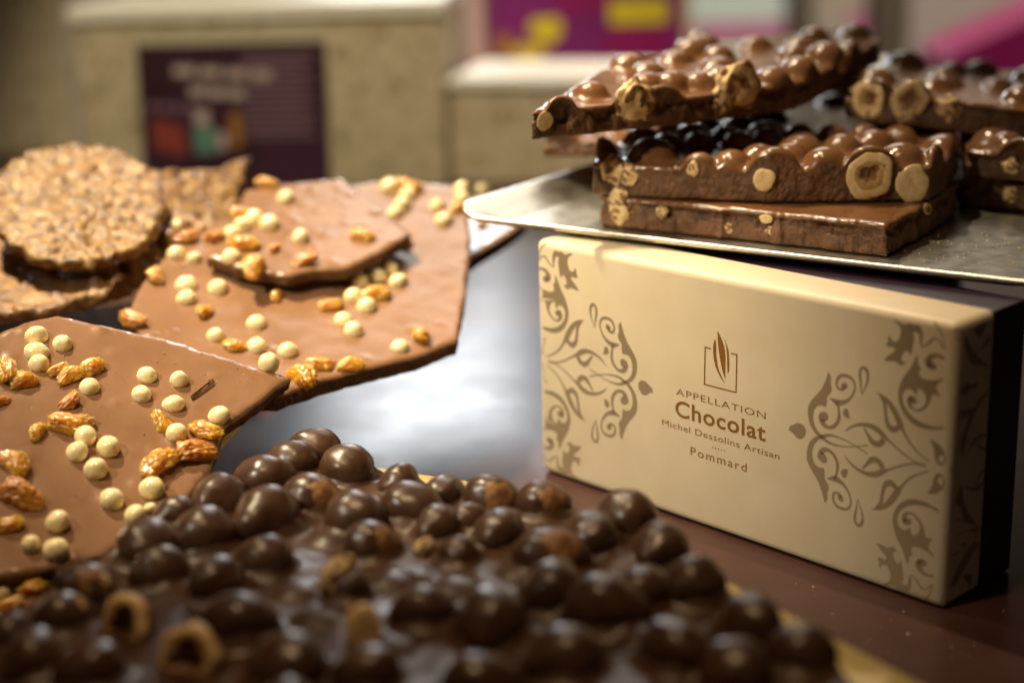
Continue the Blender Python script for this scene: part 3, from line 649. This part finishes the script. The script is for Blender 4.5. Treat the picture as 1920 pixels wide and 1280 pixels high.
# ------------------------------------------------------------------ milk chocolate slabs with pearls and raisins
rr_ = random.Random(5)
def topping(pl, T, o, pearls, raisins):
    for (x, y, r) in pearls:
        rc = r*depth_at(pl, x, y, T)/FPX
        sk = .02 if y < 760 else .28; q = pl.uv(x, y, T+rc*sk); k = rr_.uniform(.88, 1.12)
        link('pearl', rr_.choice(pearl_me), o, loc=(q[0], q[1], T+rc*sk), rot=(rr_.uniform(0, 6), rr_.uniform(0, 6), 0), scale=(rc*k, rc, rc*.97))
    for rs in raisins:
        x, y, r = rs[:3]; a_ = rs[3] if len(rs) > 3 else rr_.uniform(0, 180); dk = len(rs) > 4 and rs[4]
        rc = r*depth_at(pl, x, y, T)/FPX; q = pl.uv(x, y, T+rc*.25)
        x2 = pl.uv(x+10*math.cos(R(a_)), y-10*math.sin(R(a_)), T+rc*.25)
        az = math.atan2(x2[1]-q[1], x2[0]-q[0])
        link('raisin', rr_.choice(raisin_dk_me if dk else raisin_me), o, loc=(q[0], q[1], T+rc*.22), rot=(rr_.uniform(-.5, .5), rr_.uniform(-.2, .2), az), scale=(rc*1.0, rc*1.05, rc*.86))
def pearl_slab(label, pts, outline, T, seed, pearls, raisins, jit=.08, sp=.2, z=None, mats=None):
    pl = Plane(pts, z=z, drop=T); pl.centre(outline)
    poly = np.array([pl.uv(x, y, T)[:2] for x, y in outline])
    o = link('chocolate_slab', slab_mesh('chocolate_slab', poly, T, scatter(poly, 34, .10, .30, seed, (), 3, (.12, .3)), mats or [MILK, MILK_CUT], sp=sp, jit=jit, rough=.07, lip=.09, wav=.03, seed=seed, rows=8, ledge=.05, k=.08), mat=pl.mat())
    props(o, label, 'chocolate', 'milk chocolate slabs with pearls and raisins piled at the left')
    topping(pl, T, o, pearls, raisins); return o, pl
L1 = [(108, 978, 57.5), (68, 630, 64), (505, 690, 66)]
L2 = [(540, 670, 69.5), (857, 638, 72), (830, 412, 82)]
L3 = [(450, 500, 74), (650, 500, 74.5), (540, 375, 80.5)]
near_slab, near_pl = pearl_slab('nearest milk chocolate slab with white pearls and golden raisins, filling the left edge', L1,
           [(50, 602), (108, 589), (300, 631), (430, 670), (547, 707), (490, 752), (425, 797), (412, 830), (395, 885), (345, 940), (275, 990), (200, 1042), (90, 1066), (-60, 1092), (-220, 1080), (-220, 640), (-20, 630)], .72, 41,
           [(69, 632, 22), (69, 661, 22), (73, 683, 21), (117, 646, 20), (168, 727, 21), (275, 705, 20), (265, 740, 20), (336, 714, 19), (325, 759, 20), (504, 681, 21), (411, 779, 20), (331, 812, 21), (160, 818, 22), (145, 847, 22), (203, 838, 23), (180, 879, 23), (285, 916, 23), (210, 936, 23), (254, 965, 23), (282, 952, 12), (108, 978, 23), (58, 1019, 19), (105, 1030, 24)],
           [(12, 690, 34, 70), (46, 715, 28, 15), (110, 690, 24, 40), (131, 704, 30, 30), (173, 690, 28, 20), (129, 752, 24, 60, 1), (133, 790, 42, 8), (72, 809, 22, 40), (26, 868, 38, -35), (41, 928, 44, -8, 1), (17, 982, 28, 30), (305, 790, 28, -30), (387, 806, 34, -10), (300, 866, 44, 25), (368, 845, 40, 20, 1), (3, 752, 18, 40, 1), (-60, 800, 30), (-90, 930, 34)])
q_ = near_pl.uv(378, 733, .72); q2_ = near_pl.uv(398, 716, .72); d_ = q2_-q_; ln = np.linalg.norm(d_)
link('chocolate_shaving', mesh('chocolate_shaving', [(-ln, -.05, -.01), (ln, -.10, .02), (ln*1.02, .02, .10), (-ln*.9, .08, .08), (-ln, -.05, .05), (ln, -.10, .10), (ln*1.02, .02, .16), (-ln*.9, .08, .14)], [(0, 3, 2, 1), (4, 5, 6, 7), (0, 1, 5, 4), (1, 2, 6, 5), (2, 3, 7, 6), (3, 0, 4, 7)], [MILK_CUT], smooth=False), near_slab, loc=(q_[0], q_[1], .74), rot=(0, 0, math.atan2(d_[1], d_[0])))
pearl_slab('wide milk chocolate slab with pearls and raisins under the small pointed slab', L2,
           [(236, 585), (268, 528), (330, 455), (480, 380), (700, 340), (872, 347), (884, 450), (872, 560), (858, 637), (780, 668), (690, 690), (600, 714), (520, 742), (400, 740), (300, 690)], .80, 43,
           [(335, 427, 18), (330, 478, 19), (365, 487, 15), (350, 536, 20), (350, 562, 20), (409, 543, 20), (481, 608, 20), (404, 632, 18), (482, 651, 20), (540, 660, 20), (675, 530, 19), (707, 519, 18), (732, 506, 18), (747, 529, 18), (662, 556, 18), (688, 576, 20), (645, 603, 19), (664, 622, 20), (750, 652, 18), (762, 458, 15), (832, 414, 18), (820, 388, 16), (730, 352, 19), (765, 366, 18), (755, 386, 18), (740, 402, 16), (866, 358, 17), (868, 375, 17)],
           [(385, 583, 24), (295, 515, 28), (520, 554, 19), (620, 570, 25), (705, 550, 30, -8), (790, 627, 28), (602, 680, 28, 15), (658, 684, 28, 5), (566, 706, 36, -30), (440, 646, 24), (767, 348, 28, -5), (858, 390, 18), (350, 442, 26, 20, 1), (248, 596, 30, -10, 1)])
pearl_slab('small pointed milk chocolate slab lying on the wide slab, raisins along its near edge', L3,
           [(388, 480), (430, 425), (460, 355), (560, 340), (642, 333), (690, 372), (772, 438), (715, 472), (650, 502), (590, 505), (545, 516), (505, 512), (455, 500)], .62, 45,
           [(537, 375, 19), (477, 412, 20), (457, 426, 19), (435, 441, 19), (507, 423, 21), (565, 448, 18), (434, 483, 19)],
           [(500, 343, 23), (455, 402, 26, 15), (457, 456, 32, 10), (478, 500, 34, 40), (570, 488, 26, 20, 1), (680, 440, 25, 0), (402, 442, 24, 30, 1), (515, 463, 18)], jit=.12)
pearl_slab('far milk chocolate slab poking out to the right under the wide slab', None,
           [(640, 430), (760, 370), (960, 372), (985, 412), (968, 428), (930, 452), (885, 480), (760, 500)], .75, 47, [(905, 360, 14)], [(900, 385, 18), (905, 420, 16)], z=8.1, jit=.05)
pearl_slab('lowest milk chocolate slab, a raisin showing under the nearest slab at the bottom left', None,
           [(-200, 1190), (40, 1140), (110, 1095), (250, 980), (320, 900), (350, 830), (330, 780), (100, 740), (-220, 760)], .8, 48, [(4, 1112, 17)], [(66, 1098, 36, 20), (20, 1130, 28, 1)], z=2.6)
pearl_slab('shaded milk chocolate slab holding up the wide slab', None,
           [(400, 640), (520, 620), (660, 600), (720, 560), (700, 520), (480, 520)], .8, 49, [], [], z=5.6)
pearl_slab('bottom milk chocolate slab of the left pile, resting on the table in shade', None,
           [(330, 745), (430, 730), (560, 690), (620, 640), (600, 600), (420, 600)], 1.0, 50, [], [], z=1.06)
# gold card under the tip of the nearest slab
plb = Plane(L1, drop=1.0)
ol = [(505, 752), (470, 782), (424, 832), (380, 880), (300, 850), (300, 760), (400, 720)]
plb.lift = 0; plb.centre(ol)
bo = link('cake_board', slab_mesh('cake_board', np.array([plb.uv(x, y)[:2] for x, y in ol]), .08, [], [BOARD, BOARD], sp=.8, jit=0, rough=0, lip=.02, wav=0, seed=1, rows=2), mat=plb.mat())
props(bo, 'thin gold card under the nearest pearl slab', 'cake board')

# ------------------------------------------------------------------ florentines
def florentine(label, pts, outline, T, seed, m=None, n=420, rb=(.15, .34), hb=(.06, .20), clusters=()):
    pl = Plane(pts, drop=T); pl.centre(outline)
    poly = np.array([pl.uv(x, y, T)[:2] for x, y in outline]); rnd = random.Random(seed); lo, hi = poly.min(0), poly.max(0)
    bumps = [(rnd.uniform(lo[0], hi[0]), rnd.uniform(lo[1], hi[1]), rnd.uniform(*rb), rnd.uniform(*hb)) for _ in range(n)]
    for (x, y, r) in clusters:
        rc = r*depth_at(pl, x, y, T)/FPX; q = pl.uv(x, y, T+.2); bumps.append((q[0], q[1], rc, rc*1.2))
    o = link('florentine', slab_mesh('florentine', poly, T, bumps, [m or FLO, FLO_DK], sp=.14, k=.10, jit=.30, rough=.22, lip=.12, wav=.18, seed=seed, rows=5), mat=pl.mat())
    props(o, label, 'florentine', 'nut florentines piled behind the pearl slabs'); return o
def ell(cx, cy, a_, b_, n=26, ph=0): return [(cx+a_*math.cos(2*math.pi*i/n+ph), cy-b_*math.sin(2*math.pi*i/n+ph)) for i in range(n)]
florentine('broken florentine standing behind the round one, its corner pointing up', [(340, 440, 82), (440, 400, 85), (400, 310, 88)], [(270, 470), (400, 458), (440, 400), (450, 350), (470, 292), (400, 318), (300, 318), (200, 330), (220, 440)], .5, 61)
florentine('crisp-topped florentine under the round one at the left edge', [(40, 585, 72.3), (220, 540, 73.8), (100, 480, 77.5)], [(-160, 560), (-60, 590), (40, 586), (110, 572), (200, 548), (238, 515), (290, 470), (250, 420), (0, 420), (-160, 480)], .55, 63, m=FLO_DK, n=200, clusters=((200, 505, 24), (245, 490, 22), (225, 530, 18), (270, 470, 20), (180, 530, 16)))
florentine('lumpy crisp-rice chocolate cluster between the florentines and the wide pearl slab', [(230, 540, 74.6), (330, 470, 77), (240, 450, 79)], [(150, 565), (235, 535), (290, 502), (345, 458), (385, 420), (330, 392), (230, 420), (150, 470)], .6, 67, m=FLO_DK, n=70, rb=(.2, .35), clusters=((250, 500, 24), (225, 528, 20), (275, 470, 22), (300, 490, 16), (320, 445, 22), (210, 505, 20), (290, 440, 22), (345, 425, 20)))
pearl_slab('added dark slab standing in for the deep shadow in the gap below the florentines', None, [(-60, 640), (120, 625), (290, 640), (350, 590), (330, 540), (150, 550), (-60, 580)], .9, 52, [], [], z=5.2, mats=[DARK_TOP, DARK_CUT])  # dark filler slab added to make the gap read as deep shadow
florentine('large round caramel florentine on top of the pile at the left', [(140, 480, 74), (290, 400, 77.5), (140, 290, 82)], ell(142, 382, 166, 112), .5, 65, n=560)

# ------------------------------------------------------------------ dark chocolate hazelnut slab in front
zb_ = 3.3
bd_ol = [(700, 880), (870, 905), (1086, 960), (1300, 1062), (1722, 1284), (2050, 1470), (1500, 1640), (0, 1560), (60, 1260), (480, 930)]
plg = Plane(z=zb_); plg.centre(bd_ol)
gbo = link('cake_board', slab_mesh('cake_board', np.array([plg.uv(x, y)[:2] for x, y in bd_ol]), .12, [], [BOARD, BOARD], sp=1.2, jit=0, rough=0, lip=.02, wav=0, seed=2, rows=2), mat=plg.mat())
props(gbo, 'gold card board under the dark chocolate slab in front', 'cake board')
rs_ = P(700, 1250, 50)
ri = link('riser', box_mesh('riser', -9, 11, -8, 5.5, .02, zb_-.02, [PURPLE], bevel=.1), loc=(rs_[0]+1.0, rs_[1]-3.0, 0)); props(ri, 'dark low riser under the gold card board in front', 'riser')
dk_ol = [(525, 902), (600, 872), (690, 885), (780, 915), (880, 935), (960, 948), (1080, 962), (1190, 985), (1290, 1070), (1420, 1165), (1560, 1255), (1700, 1400), (1400, 1560), (400, 1560), (-350, 1420), (-120, 1240), (60, 1150), (220, 1045), (340, 970), (430, 925)]
pld = Plane(z=zb_+.125); pld.centre(dk_ol); TD = .95
polyd = np.array([pld.uv(x, y, TD*.6)[:2] for x, y in dk_ol])
nuts = [(595, 846, 42), (548, 872, 45), (650, 880, 48), (495, 904, 52), (412, 940, 50), (500, 974, 60), (584, 936, 48), (669, 975, 54), (770, 955, 51), (750, 903, 36), (833, 928, 38), (920, 938, 46), (1016, 947, 44), (384, 1006, 53), (280, 1024, 55), (303, 1073, 46), (409, 1094, 53), (500, 1053, 48), (697, 1024, 46), (823, 988, 42), (880, 978, 38), (936, 996, 44), (861, 1040, 34), (795, 1145, 50), (922, 1168, 66), (1030, 1046, 58), (1036, 1112, 58), (448, 1170, 62), (542, 1250, 66), (1060, 1236, 66), (1176, 972, 54), (1238, 1028, 55), (1112, 1010, 50), (1134, 1143, 66), (1205, 1110, 50), (1301, 1100, 54), (1410, 1168, 56), (1506, 1228, 56), (1272, 1226, 66), (1380, 1260, 60), (330, 965, 36), (117, 1158, 48), (65, 1236, 56), (170, 1255, 58), (655, 1105, 38), (690, 1262, 55), (900, 1280, 62), (160, 1100, 46), (20, 1190, 40)]
rn = random.Random(8); bump_d = []; nloc = []
for i, (x, y, r) in enumerate(nuts):
    rc = 1.14*r*depth_at(pld, x, y, TD+.4)/FPX; h = TD+.25*rc; q = pld.uv(x, y, h)
    nloc.append((q[0], q[1], rc, h)); bump_d.append((q[0], q[1], rc*1.04, rc*.66))
while len(nloc) < 74:                                      # the part of the slab nearer than the frame
    x, y = rn.uniform(-300, 1650), rn.uniform(1330, 1530); r = rn.uniform(52, 66)
    rc = rn.uniform(.78, .98); q = pld.uv(x, y, TD)
    if inside(polyd, q[None, :2])[0] and all(math.hypot(q[0]-p[0], q[1]-p[1]) > 1.75 for p in nloc):
        nloc.append((q[0], q[1], rc, TD+.3*rc)); bump_d.append((q[0], q[1], rc*1.08, rc*.8))
    elif rn.random() < .004: break
# low bumps that are wholly covered
low = [(620, 1010), (735, 1090), (600, 1160), (980, 1075), (740, 1210), (1180, 1050), (860, 1100), (560, 1110), (1000, 1190), (1200, 1190)]
for x, y in low:
    q = pld.uv(x, y, TD); bump_d.append((q[0], q[1], .7, .28))
ds = link('chocolate_slab', slab_mesh('chocolate_slab', polyd, TD, bump_d, [DARK_TOP, DARK_CUT], sp=.17, k=.32, jit=.15, rough=.10, lip=.12, wav=.10, seed=71, rows=6), mat=pld.mat())
props(ds, 'dark chocolate slab studded with whole coated hazelnuts, out of focus in front', 'chocolate')
chip = {6, 12, 18, 25, 11, 47}
for i, (x, y, rc, h) in enumerate(nloc):
    me = chipped_nut_me[i % 2] if i in chip else dark_nut_me[(i*4+i//9) % 9]
    link('coated_hazelnut', me, ds, loc=(x, y, h), rot=(rn.uniform(-.3, .3), rn.uniform(-.3, .3), rn.uniform(0, 6.28) if i not in chip else rn.uniform(-.4, .4)), scale=(rc*rn.uniform(.98, 1.09), rc*rn.uniform(.93, 1.03), rc*rn.uniform(.92, 1.02)))
def open_nut(px, py, rpx, tilt, az, me, sx=1.):
    rc = rpx*depth_at(pld, px, py, TD+.5)/FPX; q = pld.uv(px, py, TD+.35*rc)
    link('hazelnut', me, ds, loc=(q[0], q[1], TD+.35*rc), rot=(R(tilt), 0, R(az)), scale=(rc*sx, rc, rc))
open_nut(230, 1168, 60, 72, -30, bore_me[0], .9); open_nut(349, 1232, 66, 70, -20, bore_me[1]); open_nut(684, 1190, 60, 78, 12, solid_me[1], .62)
for (x, y, r) in ((632, 1078, 40), (795, 1026, 24), (195, 1095, 30), (840, 905, 10), (150, 1130, 20)):
    rc = r*depth_at(pld, x, y, TD+.5)/FPX; q = pld.uv(x, y, TD+.7)
    link('hazelnut', crumb_nut_me[int(x) % 3], ds, loc=(q[0], q[1], TD+.65), rot=(.4, .9, x), scale=(rc, rc*.45, rc*.75))

# ------------------------------------------------------------------ crumbs
def crumbs(label, spots, m, seed):
    rnd = random.Random(seed); vs, fs = [], []
    for (x, y, z, s) in spots:
        b0 = len(vs); k = [rnd.uniform(.6, 1.3) for _ in range(6)]
        for d, kk in zip(((1, 0, 0), (-1, 0, 0), (0, 1, 0), (0, -1, 0), (0, 0, 1), (0, 0, -.4)), k): vs.append((x+d[0]*s*kk, y+d[1]*s*kk, z+.4*s+d[2]*s*kk))
        for f in ((0, 2, 4), (2, 1, 4), (1, 3, 4), (3, 0, 4), (2, 0, 5), (1, 2, 5), (3, 1, 5), (0, 3, 5)): fs.append(tuple(b0+i for i in f))
    o = link('crumbs', mesh('crumbs', vs, fs, [m], smooth=False)); props(o, label, 'crumbs', kind='stuff')
rc_ = random.Random(3)
crumbs('tiny chocolate and nut crumbs on the steel tray', [(*hz(rc_.uniform(1690, 1915), rc_.uniform(425, 505), TT)[:2], TT, rc_.uniform(.015, .045)) for _ in range(70)]+[(*hz(rc_.uniform(1010, 1130), rc_.uniform(380, 415), TT)[:2], TT, rc_.uniform(.015, .035)) for _ in range(10)], NUT, 1)
crumbs('tiny crumbs on the dark table beside the gift box', [(*hz(rc_.uniform(1200, 1900), rc_.uniform(1080, 1240), 0)[:2], 0, rc_.uniform(.012, .04)) for _ in range(60)]+[(*hz(rc_.uniform(820, 1010), rc_.uniform(700, 930), 0)[:2], 0, rc_.uniform(.012, .05)) for _ in range(25)], NUT, 2)

def on_slab(pts, x0, x1, y0, y1, n, rnd):
    pl = Plane(pts); out = []
    for _ in range(n):
        q = hit(rnd.uniform(x0, x1), rnd.uniform(y0, y1), pl.o, pl.n); out.append((*q, rnd.choice((.012, .016, .02, .03, .045))))
    return out
crumbs('pale crumbs scattered on the nearest pearl slab', on_slab(L1, 110, 400, 660, 790, 60, rc_)+on_slab(L1, 5, 330, 760, 1020, 70, rc_)+on_slab(L1, 300, 480, 665, 720, 14, rc_), CRUMB, 4)
crumbs('pale crumbs scattered on the wide pearl slab', on_slab(L2, 330, 800, 545, 640, 50, rc_)+on_slab(L2, 790, 850, 430, 620, 14, rc_), CRUMB, 5)
